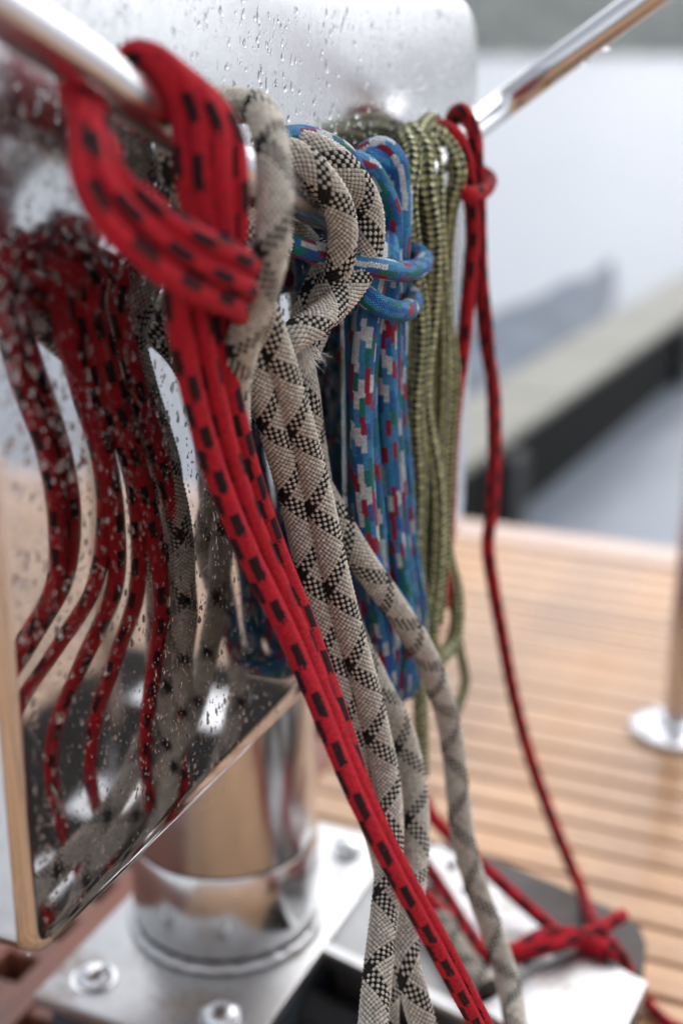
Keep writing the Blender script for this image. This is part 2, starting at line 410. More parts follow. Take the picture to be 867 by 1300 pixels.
def wood():
    bm = bmesh.new(); r = random.Random(3)
    ico = bmesh.new(); bmesh.ops.create_icosphere(ico, subdivisions=1, radius=1); iv = [v.co.copy() for v in ico.verts]; fi = [[v.index for v in f.verts] for f in ico.faces]; ico.free()
    V = []; F = []
    for q in range(1500):
        az = r.uniform(-.75, .95); h = np.interp(az, [p[0] for p in prof], [p[1] for p in prof])
        d = r.uniform(335, 470)
        zt = np.interp(d, [336, 360, 410, 480], [.5, .45*h, .85*h, h])
        rr = r.uniform(3.0, 6.5)*(.35+.65*min(1, h/25)); b = len(V); cx = Vector((d*math.sin(az), d*math.cos(az), WZ+zt+rr*.5))
        for v in iv: V.append(cx + Vector((v.x*rr, v.y*rr, v.z*rr*1.3))*r.uniform(.7, 1.25))
        F += [[b+i for i in f] for f in fi]
    me = bpy.data.meshes.new('shore_wood'); me.from_pydata(V, [], F); return me
tag(link('shore_wood', wood(), m_plain('wet far foliage', (.06, .085, .045), .9, .6, .08)), 'grey green mass of trees on the far shore across the water', 'trees', kind='stuff')
# pale house low on the far shore
hp = PD(606, 50, 345.0)
hs = empty('shore_house', (hp[0], hp[1], WZ+.5), label='small pale pinkish house among the trees of the far shore', cat='house')
from_bm('wall', box_bm(hp[0]-5, hp[0]+5, hp[1]-3, hp[1]+3, WZ-.4, WZ+4.5), m_plain('pale pink render', (.55, .42, .38), .8), hs, False)
bm = bmesh.new(); x, y, z = hp[0], hp[1], WZ+4.5
vv = [bm.verts.new(c) for c in ((x-5.5,y-3.6,z),(x+5.5,y-3.6,z),(x+5.5,y+3.6,z),(x-5.5,y+3.6,z),(x-5.5,y,z+2.6),(x+5.5,y,z+2.6))]
for f in ((0,1,5,4),(2,3,4,5),(0,4,3),(1,2,5),(3,2,1,0)): bm.faces.new([vv[i] for i in f])
from_bm('roof', bm, m_plain('far roof tiles', (.30, .17, .13), .8), hs, False)
for dx in (-3, 0, 3): from_bm('window', box_bm(x+dx-.6, x+dx+.6, y-3.06, y-2.98, WZ+1.6, WZ+3.2), M['black'], hs, False)

# floating pontoon behind the boat
pa, pb = PZ(649, 659, WZ), PZ(867, 476, WZ)
dv = (pb-pa)[:2]; dv /= np.linalg.norm(dv); nl = np.array([-dv[1], dv[0]])      # nl points away from the camera's side
ang = math.atan2(dv[1], dv[0])
def on_wall(px, py):
    d = ray(px, py); A_ = np.array([[d[0], -dv[0]], [d[1], -dv[1]]]); t_, _ = np.linalg.solve(A_, pa[:2]); return H+d[2]*t_
PT = (on_wall(737, 487)+on_wall(690, 517))/2
_q = PZ(745, 421, PT); PW = abs(float(np.dot(_q[:2]-pa[:2], nl)))
pt = empty('pontoon', (pa[0], pa[1], WZ), label='pale timber topped pontoon with a black wet side floating behind the boat', cat='pontoon')
RM = Matrix.Translation((pa[0], pa[1], 0)) @ Matrix.Rotation(ang, 4, 'Z')
from_bm('float', box_bm(-3.5, 14, 0, PW, WZ-.3, PT-.035, rot=RM), m_plain('black tarred timber', (.010, .010, .009), .8, .4, Specular_IOR_Level=.1), pt, False, .01)
pmat = m_plain('weathered pale board', (.24, .23, .19), .6, .25, 6)
for i in range(70):
    x0 = -3.5+i*.25
    from_bm('board', box_bm(x0+.004, x0+.246, -.02, PW+.02, PT-.033, PT+random.uniform(-.003, .003), rot=RM), pmat, pt, False)
for x0 in (-.2, 2.4, 5.0, 7.6):
    from_bm('fender', box_bm(x0, x0+.16, -.075, -.004, WZ-.1, PT-.06, rot=RM), M['black'], pt, False, .02)
# covered dinghy moored on the far side of the pontoon
grey_hull = m_plain('dark dinghy hull', (.05, .06, .07), .4)
tarp = m_plain('blue grey tarpaulin', (.05, .075, .11), .6, .9, 3.5)
def dinghy(x0, yoff, L, W, hullm, covm, label):
    A = RM @ Matrix.Translation((x0, PW+yoff, WZ)); o3 = A.translation
    root = empty('dinghy', o3, label=label, cat='dinghy', group='dinghies moored at the pontoon')
    st = 16; bh = bmesh.new(); bt = bmesh.new(); rh = []; rt = []; gl = [[], []]
    for i in range(st+1):
        t = i/st; hw = W/2*(1-.93*max(0, (t-.35)/.65)**2.4)*(.82+.18*min(1, t/.3)); sh = .17+.10*t*t; x = (t-.5)*L
        rh.append([bh.verts.new(A @ Vector((x, hw*a, z))) for a, z in ((-1, sh), (-.93, sh*.5), (-.65, .0), (0, -.1), (.65, .0), (.93, sh*.5), (1, sh))])
        rt.append([bt.verts.new(A @ Vector((x, hw*.99*a, sh+.008+(.10+.04*math.sin(i*2.1))*(1-abs(a)**1.6)))) for a in (-1, -.6, -.25, 0, .25, .6, 1)])
        for k, a in enumerate((-1, 1)): gl[k].append(np.array(A @ Vector((x, hw*1.01*a, sh))))
    for rr, b in ((rh, bh), (rt, bt)):
        for p, q in zip(rr, rr[1:]):
            for k in range(len(p)-1): b.faces.new((p[k], p[k+1], q[k+1], q[k]))
        b.faces.new(rr[0])
    from_bm('hull', bh, hullm, root); from_bm('cover', bt, covm, root)
    for g in gl: tube('gunwale', g, .022, m_plain('grey rubbing strake', (.3, .32, .34), .5), root, .06, 8)
dinghy(2.2, .52, 3.6, .8, grey_hull, tarp, 'small dinghy under a blue grey tarpaulin behind the pontoon')

# ------------------------------------------------------------------ console housing and pedestal
FX = -.392
BX0, BX1, BY0, BY1, BZ0, BZ1 = -.70, FX, .486, 1.223, H-.472, H+.042
con = empty('console', (-.54, .965, 0), label='rain covered mirror polished steel console housing on a round steel pedestal', cat='console')
def housing():
    bm = bmesh.new(); cy, cz = (BY0+BY1)/2, (BZ0+BZ1)/2; b = .0095
    R4 = [.062, .026, .022, .045]; rings = []
    def ring_(x, ins):
        pr = rrect(BY1-BY0-2*ins, BZ1-BZ0-2*ins, 0, 10, radii=[max(.002, r-ins) for r in R4])
        rings.append([bm.verts.new((x, cy+y, cz+z)) for y, z in pr])
    N_ = 8
    for k in range(N_+1): a = math.pi/2*k/N_; ring_(BX0+b-b*math.cos(a), b-b*math.sin(a))
    for k in range(N_+1): a = math.pi/2*k/N_; ring_(BX1-b+b*math.sin(a), b-b*math.cos(a))
    n = len(rings[0])
    for p, q in zip(rings, rings[1:]):
        for i in range(n): bm.faces.new((p[i], p[(i+1) % n], q[(i+1) % n], q[i]))
    bm.faces.new(rings[0][::-1]); bm.faces.new(rings[-1])
    return bm
from_bm('housing', housing(), M['mirror'], con)
AX, AY = -.538, .965
from_bm('pedestal_tube', lathe_bm([(.086, .205), (.086, .42), (.086, BZ0+.01)], 64, (AX, AY, 0)), M['brushed'], con)
from_bm('collar', lathe_bm([(.0865, .118), (.089, .124), (.089, .196), (.0865, .203), (.080, .2035)], 64, (AX, AY, 0)), M['brushed'], con)
def ring(R0, r, z, n=64, m=8):
    pts = [np.array([AX+R0*math.cos(2*math.pi*i/n), AY+R0*math.sin(2*math.pi*i/n), z+.0009*math.sin(i*3.7)]) for i in range(n+1)]
    return pts
tube('weld_bead', ring(.0895, .005, .111), .0055, M['plate'], con, .004, 8)
from_bm('base_plate', box_bm(-.642, -.432, .793, 1.150, .092, .106), M['plate'], con, True, .003, 2)
from_bm('base_block', box_bm(-.632, -.442, .803, 1.140, .0, .0915), m_plain('dark blue grey mount', (.03, .04, .05), .5), con, True, .004)
for x in (-.603, -.473):
    for y in (.832, 1.112):
        hd = from_bm('bolt', lathe_bm([(.021, .1062), (.021, .1075), (.0165, .1077), (.0165, .110), (.014, .1155), (.008, .1185), (.002, .1192)], 24, (x, y, 0)), M['steel'], con)

# rain drops: thousands of little domes of water on the face, the end wall and the rim
def drops(name, specs, mat, parent, ns=9):
    """specs: (centre, normal, down, radius, length factor, height factor)"""
    V = []; F = []
    rings = ((1.0, 0.0), (.93, .42), (.62, .82), (.0, 1.0))
    for c, n, d, r, lf, hf in specs:
        side = np.cross(d, n); b = len(V)
        irr = 1+.06*rng.standard_normal(ns)
        for (rr, hh) in rings[:-1]:
            for i in range(ns):
                a = 2*math.pi*i/ns; e = math.sin(a)
                ly = e*(lf if e < 0 else 1.0)              # tail up the wall
                V.append(c + r*rr*irr[i]*(math.cos(a)*side*(1 if e > -.2 else .72) + ly*d) + n*(hh*r*hf - .0004*(hh == 0)) + d*hh*r*.15)
        V.append(c+n*r*hf + d*r*.15)
        for k in range(2):
            for i in range(ns):
                F.append((b+k*ns+i, b+k*ns+(i+1) % ns, b+(k+1)*ns+(i+1) % ns, b+(k+1)*ns+i))
        for i in range(ns): F.append((b+2*ns+i, b+2*ns+(i+1) % ns, b+3*ns))
    me = bpy.data.meshes.new(name); me.from_pydata([tuple(v) for v in V], [], F)
    for p in me.polygons: p.use_smooth = True
    return tag(link(name, me, mat, parent), kind='stuff')
specs = []
nrm, dwn = np.array([1., 0, 0]), np.array([0, 0, -1.])
def clump(y, z): return .5+.5*math.sin(y*31+2*math.sin(z*17))*math.sin(z*23+1.7*math.sin(y*13))
taken = []
tries = 0
while len(specs) < 12500 and tries < 120000:
    tries += 1
    y = BY0+.014+rng.random()**1.25*(BY1-BY0-.03); z = BZ0+.013+rng.random()*(BZ1-BZ0-.03)
    if rng.random() > .25+.75*clump(y, z): continue
    r = float(np.clip(.00052*math.exp(.6*rng.standard_normal()), .00025, .0024))
    lf = 1.0+max(0, .6+.9*rng.standard_normal())
    specs.append((np.array([FX, y, z]), nrm, (dwn+np.array([0, .25*rng.standard_normal(), 0]))/1.0, r, lf, rng.uniform(.20, .36)))
for q in range(620):                                   # bigger, longer drops on the upper half
    y = BY0+.02+rng.random()**1.3*(BY1-BY0-.08); z = BZ1-.016-rng.random()**1.2*.24
    d_ = np.array([0, .22*rng.standard_normal()-.15, -1.])
    specs.append((np.array([FX, y, z]), nrm, d_, float(rng.uniform(.0008, .0019)), rng.uniform(1.3, 3.2), rng.uniform(.35, .6)))
# trails of fine beads where a drop has run down
for q in range(60):
    y = rng.uniform(BY0+.03, BY1-.1); z = rng.uniform(BZ0+.12, BZ1-.03); n_ = rng.integers(6, 16)
    for i in range(n_):
        z -= rng.uniform(.002, .008); y += rng.normal(0, .0007)
        if z < BZ0+.012: break
        specs.append((np.array([FX, y, z]), nrm, dwn, float(rng.uniform(.0004, .0009)*(1.8 if i == n_-1 else 1)), rng.uniform(1, 2.6), .45))
drops('rain_drops', specs, M['water_drop'], con)
specs = []
for q in range(260):
    x = rng.uniform(BX0+.02, BX1-.013); z = rng.uniform(BZ0+.01, BZ1-.2)
    specs.append((np.array([x, BY0, z]), np.array([0, -1., 0]), dwn, float(np.clip(.0009*math.exp(.5*rng.standard_normal()), .0004, .003)), 1+rng.random(), .45))
drops('rain_drops', specs, M['water_drop'], con)
specs = []
for q in range(46):                                     # drops hanging from the bottom edge
    y = rng.uniform(BY0+.01, BY1-.05)
    specs.append((np.array([FX-.010-rng.random()*.004, y, BZ0+.0004]), np.array([0, 0, -1.]), np.array([0, 1., 0]), rng.uniform(.001, .0026), 1.1, rng.uniform(.7, 1.1)))
drops('hanging_drops', specs, M['water_drop'], con)

# ------------------------------------------------------------------ the bent rail
rail_pts = [P(-75, -42, -.35), P(0, 9, -.35), P(100, 76, -.35), P(190, 140, -.35), P(390, 258, -.35), P(450, 268, -.35), P(540, 212, -.351), P(602, 160, -.353),
            PD(640, 131, 1.125), PD(700, 86, 1.10), PD(815, 2, 1.065), PD(900, -60, 1.04), PD(960, -104, 1.02)]
_e = rail_pts[-1]                                       # both ends run on out of the picture and down to feet on the deck
rail_pts += [_e+np.array([.10, .03, .055]), _e+np.array([.19, .05, .07]), _e+np.array([.25, .06, .02]), np.array([_e[0]+.265, _e[1]+.06, .70]), np.array([_e[0]+.27, _e[1]+.06, .01])]
rail_pts = [np.array([-.97, .02, .01]), np.array([-.97, .02, .75]), np.array([-.93, .03, .98]), np.array([-.78, .06, 1.06]), np.array([-.52, .16, 1.06]), np.array([-.38, .30, 1.01])] + rail_pts
rail = empty('grab_rail', P(450, 268, -.35), label='bent polished steel grab rail with rain drops, all the ropes hang on it', cat='rail')
tube('rail_tube', rail_pts, .0125, M['steel'], rail, .006, 32)
rc, _ = catmull(rail_pts, .004)
main = rc[(rc[:, 1] < 1.12) & (rc[:, 1] > .44) & (np.abs(rc[:, 0]+.35) < .012)]
for fx_, fy_ in ((rail_pts[0][0], rail_pts[0][1]), (rail_pts[-1][0], rail_pts[-1][1])):
    from_bm('foot', lathe_bm([(.035, .0075), (.035, .012), (.030, .015), (.016, .018), (.0128, .024)], 32, (fx_, fy_, 0)), M['steel'], rail)
def RL(Y, th, rho, dy=0.0):          # a point round the rail: th 0 = out, 90 = up, 180 = towards the housing
    i = np.argmin(np.abs(main[:, 1]-Y)); c = main[i]; a = R(th)
    return np.array([c[0]+rho*math.cos(a), c[1]+dy, c[2]+rho*math.sin(a)])
specs = []
for px, py, D, r in ((753, 76, 1.08, .0044), (782, 55, 1.07, .0050), (715, 103, 1.09, .0022), (660, 140, 1.115, .0024), (640, 153, 1.12, .0018), (690, 121, 1.10, .0016)):
    i = np.argmin(np.linalg.norm(rc-PD(px, py, D), axis=1)); c = rc[i]
    specs.append((c+np.array([0, 0, -.0120]), np.array([0, 0, -1.]), np.array([0, 1., 0]), r, 1.0, 1.15))
seg_ = np.where((rc[:, 1] > .40) & (rc[:, 2] > .78))[0]
for q in range(420):
    i = int(seg_[rng.integers(5, len(seg_)-5)]); a = rng.uniform(-.6, math.pi*.95)
    T_ = rc[i+1]-rc[i-1]; T_ /= np.linalg.norm(T_); sd = np.cross(T_, (0, 0, 1)); sd /= np.linalg.norm(sd); up = np.cross(sd, T_)
    nn = math.cos(a)*sd+math.sin(a)*up
    specs.append((rc[i]+nn*.0124, nn, T_, float(np.clip(.0008*math.exp(.4*rng.standard_normal()), .0003, .002)), 1.2, .5))
drops('rain_drops', specs, M['water_drop'], rail, 8)

# ------------------------------------------------------------------ ropes
def rope_root(name, loc, label, cat='rope'): return empty(name, loc, label=label, cat=cat)
vcount = [0.0]
def strand(name, pts, r, mat, parent, wob=0.0, **k):
    vcount[0] += 0.137
    pts = [np.array(p, float) for p in pts]
    for p in pts[3:-1]: p += rng.normal(0, wob, 3)*np.array([1, 1, 0]) if wob else 0
    for p in pts: p[0] = max(p[0], FX+r+.002)
    return tube(name, pts, r, mat, parent, v0=vcount[0], **k)
def behind(Y, zlow, x=-.374): return [np.array([x, Y+.012, zlow]), np.array([x, Y+.005, (zlow+H-.1)/2]), np.array([x, Y, H-.17])]

# --- near red coil
rr = .0063
red = rope_root('red_rope', P(190, 140, -.35), 'thick red rope with black flecks, several strands knotted over the high end of the rail')
K = dict(step=.003, n=16)
over = [  # strands that come over the rail and down in front of it
    [(176, 66, -.352), (212, 96, -.338), (232, 150, -.333), (238, 220, -.330), (250, 290, -.328), (262, 345, -.328)],
    [(182, 68, -.350), (228, 98, -.333), (252, 150, -.325), (257, 220, -.322), (266, 290, -.322), (272, 345, -.323)],
    [(190, 74, -.348), (246, 112, -.328), (274, 160, -.318), (279, 220, -.315), (283, 290, -.317), (282, 345, -.320)],
    [(198, 82, -.346), (262, 124, -.325), (293, 172, -.314), (300, 230, -.311), (300, 290, -.314), (292, 350, -.319)],
]
for i, o in enumerate(over):
    Y0 = .572+.011*i
    pts = [RL(Y0, 200, .016), RL(Y0, 150, .019)] + [P(*q) for q in o] + [P(o[-1][0]-8, 385, -.335)]
    strand('loop_strand', pts, rr, M['red'], red, phase=.11*i, **K)
sling = [
    [(100, 130, -.352), (103, 170, -.343), (108, 232, -.333), (136, 284, -.322), (188, 332, -.312), (240, 366, -.306), (293, 388, -.304)],
    [(112, 138, -.350), (117, 170, -.340), (130, 222, -.328), (166, 272, -.317), (230, 322, -.306), (304, 361, -.299)],
    [(124, 148, -.348), (131, 180, -.338), (152, 222, -.325), (196, 266, -.312), (250, 300, -.302), (308, 330, -.297)],
]
for i, o in enumerate(sling):
    Y0 = .522+.008*i; e = o[-1]
    pts = [RL(Y0+.006, 200, .012), RL(Y0+.003, 250, .017)] + [P(*q) for q in o] + [P(e[0]+10, e[1]+9, e[2]-.012), P(e[0]+4, e[1]+14, e[2]-.030), P(e[0]-35, e[1]+6, e[2]-.048), P(e[0]-70, e[1]-30, -.360), P(e[0]-85, e[1]-50, -.352)]
    strand('sling_strand', pts, .0058, M['red'], red, phase=.19*i+.05, **K)
XH = [(352, 0), (390, .002), (440, .002), (505, .002), (600, .003), (700, .012), (800, .030), (900, .055), (1000, .080), (1100, .104), (1200, .126), (1300, .144), (1385, .158)]
hx = [[222, 224, 233, 246, 274, 314, 363, 406, 447, 496, 551, 604, 648], [246, 249, 259, 273, 298, 335, 379, 419, 459, 508, 563, 615, 658],
      [268, 272, 281, 294, 318, 352, 392, 428, 461, 505, 559, 610, 653], [256, 258, 266, 280, 309, 343, 383, 420, 457, 504, 560, 613, 655],
      [236, 238, 247, 260, 286, 326, 372, 415, 455, 503, 558, 612, 655],
      [262, 263, 270, 284, 306, 340, 384, 420, 456, 503, 558, 612, 655], [240, 243, 252, 266, 294, 332, 378, 418, 457, 504, 559, 613, 656]]
hof = [-.336, -.334, -.340, -.352, -.362, -.346, -.368]; hm = [1, 1, .95, .84, .74, .90, .66]
htap = lambda t: np.interp(t, [0, .35, .6, 1], [1.0, 1.0, .82, .78])
hang = [[(x, y, hof[k]+dx*hm[k]+(.004*min(1, max(0, (y-600)/400)) if k == 2 else 0)) for x, (y, dx) in zip(hx[k], XH)] for k in range(7)]
for i, o in enumerate(hang):
    strand('hanging_strand', [P(o[0][0]+4, 300, -.342)]+[P(*q) for q in o], rr, M['red'], red, taper=htap, phase=.31*i+.4, twist=.25*(i % 2), step=.003, n=18)

def fuzz(paths, r, count, mat, parent, lmin, lmax, wd=.00009):
    V, F = [], []
    for q in range(count):
        c = paths[rng.integers(len(paths))]; i = rng.integers(2, len(c)-2)
        T_ = c[i+1]-c[i-1]; T_ /= np.linalg.norm(T_); n_ = rng.normal(0, 1, 3); n_ -= T_*np.dot(n_, T_); n_ /= np.linalg.norm(n_)
        rr_ = r(i/len(c)) if callable(r) else r
        b0 = c[i]+n_*rr_*.97; d = n_*.8+T_*rng.normal(0, .9)+rng.normal(0, .35, 3); d /= np.linalg.norm(d); L = rng.uniform(lmin, lmax)
        sd = np.cross(d, T_); sd /= (np.linalg.norm(sd)+1e-9); up_ = np.cross(d, sd); bend = rng.normal(0, .35*L, 3); b = len(V)
        for t_ in (0, .5, 1):
            cc_ = b0+d*L*t_+bend*t_*t_
            for a in (0, 2.094, 4.189): V.append(tuple(cc_+wd*(1-.6*t_)*(math.cos(a)*sd+math.sin(a)*up_)))
        for k in range(2):
            for a in range(3): F.append((b+k*3+a, b+k*3+(a+1) % 3, b+k*3+3+(a+1) % 3, b+k*3+3+a))
    me = bpy.data.meshes.new('loose_fibres'); me.from_pydata(V, [], F)
    return tag(link('loose_fibres', me, mat, parent), kind='stuff')
fuzz([catmull([P(*q) for q in o], .003)[0] for o in hang[:2]], lambda t: rr*float(htap(t)), 3800, m_plain('red rope fibre', (.55, .02, .03), .9), red, .0008, .0026)
# --- beige rope (in focus): real braid relief
br = .0089
bei = rope_root('beige_rope', P(330, 420, -.34), 'thick beige rope with black zigzag pattern looped loosely over the rail')
BK = dict(step=.00075, n=96, relief=(BN, BPITCH, .0021))
near_loop = [RL(.70, 275, .026), RL(.675, 240, .028), RL(.655, 195, .030), RL(.645, 140, .034), P(318, 136, -.352), P(336, 152, -.332), P(346, 195, -.312), P(349, 250, -.303), P(344, 310, -.303), P(331, 368, -.310), P(312, 425, -.322), P(300, 472, -.338), P(297, 520, -.352), P(302, 580, -.362), P(326, 680, -.362), P(366, 780, -.350), P(410, 880, -.334), P(446, 960, -.320), P(480, 1060, -.302), P(496, 1150, -.290), P(494, 1230, -.281), P(486, 1300, -.272)]
strand('loop', near_loop, br, M['beige'], bei, phase=.2, **BK)
outer = [RL(.80, 262, .030), RL(.80, 225, .030), RL(.79, 185, .030), P(372, 186, -.362), P(396, 188, -.350), P(424, 203, -.338), P(449, 228, -.329), P(466, 259, -.324), P(470, 295, -.322), P(464, 331, -.324), P(447, 362, -.328), P(423, 390, -.332), P(394, 414, -.335), P(368, 430, -.342), P(350, 452, -.354), P(349, 492, -.362), P(362, 526, -.364)]
strand('loop', outer, br, M['beige'], bei, phase=.55, **BK)
inner = [RL(.70, 275, .026), RL(.735, 255, .030), RL(.76, 215, .030), RL(.765, 180, .030), P(358, 195, -.357), P(384, 203, -.343), P(407, 226, -.333), P(427, 257, -.327), P(435, 289, -.326), P(433, 323, -.329), P(424, 354, -.337), P(410, 386, -.346), P(400, 420, -.354), P(388, 446, -.355)]
strand('loop', inner, br, M['beige'], bei, phase=.05, **BK)
S1 = [RL(.67, 160, .024), RL(.67, 205, .024), RL(.67, 245, .026), P(311, 310, -.355), P(320, 350, -.347), P(333, 392, -.340), P(353, 450, -.336), P(371, 510, -.335), P(389, 570, -.333), P(406, 640, -.329), P(421, 710, -.323), P(438, 780, -.316), P(458, 850, -.308), P(476, 920, -.300), P(490, 990, -.292), P(495, 1060, -.283), P(491, 1130, -.275), P(483, 1200, -.265), P(477, 1260, -.256), P(470, 1340, -.245)]
strand('hanging_strand', S1, br, M['beige'], bei, phase=.0, **BK)
S2 = [RL(.64, 160, .024), RL(.64, 210, .024), P(296, 330, -.364), P(306, 395, -.356), P(318, 440, -.350), P(334, 500, -.348), P(352, 560, -.347), P(370, 620, -.345), P(386, 690, -.340), P(402, 760, -.333), P(421, 830, -.326), P(440, 900, -.318), P(458, 960, -.311), P(476, 1030, -.303), P(490, 1100, -.296), P(494, 1180, -.286), P(490, 1260, -.275), P(488, 1340, -.262)]
strand('hanging_strand', S2, br, M['beige'], bei, phase=.55, **BK)
S1b = [RL(.80, 262, .030), P(380, 430, -.364), P(388, 500, -.358), P(396, 560, -.358), P(408, 640, -.353), P(422, 720, -.346), P(446, 800, -.335), P(480, 870, -.319), P(510, 930, -.304), P(524, 990, -.293), P(529, 1050, -.283), P(526, 1110, -.275), P(517, 1170, -.267), P(516, 1220, -.259), P(528, 1270, -.249), P(548, 1340, -.236)]
strand('hanging_strand', S1b, br, M['beige'], bei, phase=.33, **BK)
S3 = [P(362, 526, -.364), P(376, 556, -.363), P(398, 604, -.356), P(430, 662, -.340), P(464, 718, -.325), P(502, 772, -.313), P(538, 830, -.304), P(562, 890, -.298), P(575, 950, -.292), P(581, 1010, -.285), P(589, 1070, -.276), P(606, 1130, -.262), P(627, 1190, -.246), P(644, 1245, -.231), P(654, 1300, -.214), P(662, 1370, -.190)]
strand('hanging_strand', S3, br, M['beige'], bei, phase=.7, **BK)
fuzz([catmull(q, .003)[0] for q in (S1, S2, S1b, S3, outer)], br, 1500, m_plain('beige rope fibre', (.55, .5, .42), .9), bei, .0006, .0022, .00007)
# frayed end of the loop
Vf, Ff = [], []
fc = P(388, 448, -.342)
for q in range(240):
    d = np.array([rng.normal(.25, .35), rng.normal(-.1, .35), -abs(rng.normal(.8, .3))]); d /= np.linalg.norm(d)
    L = rng.uniform(.004, .013); s0 = fc+rng.normal(0, .0028, 3); sd = np.cross(d, rng.normal(0, 1, 3)); sd /= np.linalg.norm(sd); wd = .00024
    b = len(Vf); bend = rng.normal(0, .002, 3)
    for t_ in (0, .5, 1):
        c_ = s0+d*L*t_+bend*t_*t_
        for a in (0, 2.094, 4.189): Vf.append(tuple(c_+wd*(1-.7*t_)*(math.cos(a)*sd+math.sin(a)*np.cross(d, sd))))
    for k in range(2):
        for a in range(3): Ff.append((b+k*3+a, b+k*3+(a+1) % 3, b+k*3+3+(a+1) % 3, b+k*3+3+a))
me = bpy.data.meshes.new('frayed_end'); me.from_pydata(Vf, [], Ff); tag(link('frayed_end', me, M['fray'], bei), kind='stuff')

# --- blue rope
bl = rope_root('blue_rope', P(490, 250, -.34), 'blue rope with white, red and green flecks wrapped in a gasket coil on the rail')
BR = .0075; KB = dict(step=.003, n=16)
def bstr(name, pts, back=None, **k):
    if back: pts = behind(back, .40+.05*rng.random(), -.372)+pts
    strand(name, pts, BR*rng.uniform(.9, 1.08), M['blue'], bl, wob=.0011, phase=rng.random(), **KB)
bstr('loop_strand', [RL(.77, 215, .040), P(352, 184, -.366), P(376, 174, -.360), P(405, 180, -.352), P(433, 196, -.347), P(456, 222, -.345), P(474, 262, -.345), P(480, 320, -.345), P(478, 380, -.345)])
bstr('loop_strand', back=.88, pts=[RL(.88, 200, .024), RL(.88, 150, .026), P(446, 203, -.348), P(468, 213, -.342), P(485, 238, -.336), P(496, 270, -.333), P(499, 300, -.333), P(494, 350, -.336), P(490, 400, -.338)])
bstr('loop_strand', back=.93, pts=[RL(.93, 200, .024), RL(.925, 160, .026), P(464, 194, -.357), P(485, 187, -.347), P(503, 203, -.338), P(509, 232, -.334), P(508, 266, -.333), P(505, 310, -.334), P(500, 370, -.337)])
bstr('loop_strand', back=.905, pts=[RL(.90, 200, .024), RL(.90, 140, .026), P(470, 200, -.352), P(494, 218, -.343), P(503, 255, -.340), P(503, 300, -.340), P(497, 350, -.342)])
bstr('loop_strand', [P(452, 212, -.348), P(470, 236, -.343), P(482, 270, -.341), P(486, 320, -.341), P(482, 390, -.342)])
bstr('wrap', [P(352, 298, -.358), P(364, 307, -.352), P(386, 316, -.348), P(410, 324, -.343), P(450, 334, -.328), P(486, 341, -.313), P(515, 345, -.308), P(533, 339, -.314), P(535, 326, -.328), P(517, 315, -.346), P(480, 318, -.358)])
bstr('wrap', [P(434, 346, -.350), P(458, 370, -.328), P(480, 387, -.314), P(503, 395, -.309), P(521, 391, -.315), P(524, 378, -.328), P(508, 366, -.346), P(470, 358, -.358)])
bl_h = []
for i in range(8):
    f = i/7; dx = (f-.5); xo = -.346+.020*((i*3) % 4)/3
    top, mid, low, bot = 482+44*dx, 484+56*dx, 499+60*dx, 504+40*dx
    bl_h.append([RL(.90+.03*dx, 235, .02), P(490+22*dx, 330, xo), P(top, 410, xo), P(480+52*dx, 500, xo), P(mid, 600, xo), P(489+60*dx, 680, xo), P(low, 760, xo), P(504+54*dx, 820, xo), P(bot, 872-10*abs(dx)*2, xo)])
for i in range(0, 8, 2):
    a, b = bl_h[i], bl_h[i+1]
    mid = (a[-1]+b[-1])/2+np.array([0, 0, -.009])
    bstr('hanging_loop', a+[mid]+b[::-1])

# --- olive rope
ol = rope_root('olive_rope', P(545, 220, -.345), 'olive green rope with dark chevrons folded over the rail beside the blue rope')
OR = .0066
def ostr(name, pts, r=OR): strand(name, pts, r*rng.uniform(.9, 1.12), M['olive'], ol, wob=.0024, phase=rng.random(), step=.003, n=16)
ov = [
    [(512, 176, -.356), (520, 200, -.344), (523, 250, -.339), (526, 320, -.340), (530, 420, -.341), (528, 520, -.341), (529, 620, -.341), (536, 720, -.341), (542, 800, -.341), (541, 860, -.341), (536, 905, -.34), (538, 945, -.339), (535, 985, -.338)],
    [(520, 170, -.356), (534, 190, -.345), (540, 235, -.337), (543, 300, -.337), (546, 400, -.338), (546, 500, -.338), (547, 620, -.338), (549, 720, -.338), (548, 800, -.339), (552, 838, -.342), (546, 850, -.348)],
    [(532, 168, -.358), (549, 184, -.347), (557, 225, -.338), (559, 300, -.338), (562, 400, -.339), (563, 500, -.339), (561, 620, -.339), (560, 700, -.340), (555, 790, -.342)],
    [(544, 167, -.358), (563, 182, -.348), (572, 215, -.341), (571, 250, -.342), (568, 290, -.345), (570, 380, -.346), (573, 480, -.347), (572, 600, -.347), (570, 690, -.346), (580, 757, -.342), (578, 808, -.341), (562, 834, -.342), (545, 845, -.345)],
    [(553, 167, -.360), (572, 177, -.350), (581, 205, -.344), (580, 240, -.344), (571, 272, -.348), (560, 300, -.354), (550, 360, -.356), (548, 450, -.356)],
    [(528, 180, -.350), (530, 230, -.347), (534, 320, -.349), (538, 450, -.350), (538, 600, -.349), (541, 740, -.347), (536, 830, -.346), (530, 880, -.344)],
]
for i, o in enumerate(ov):
    Y0 = .985+.014*i
    ostr('strand', behind(Y0, .36+.04*rng.random())+[RL(Y0, 195, .024), RL(Y0, 155, .026)]+[P(*q) for q in o])
ostr('tail', [P(570, 720, -.350), P(578, 790, -.346), P(585, 832, -.343), P(589, 868, -.341), P(583, 902, -.340), P(572, 890, -.342)], .0042)

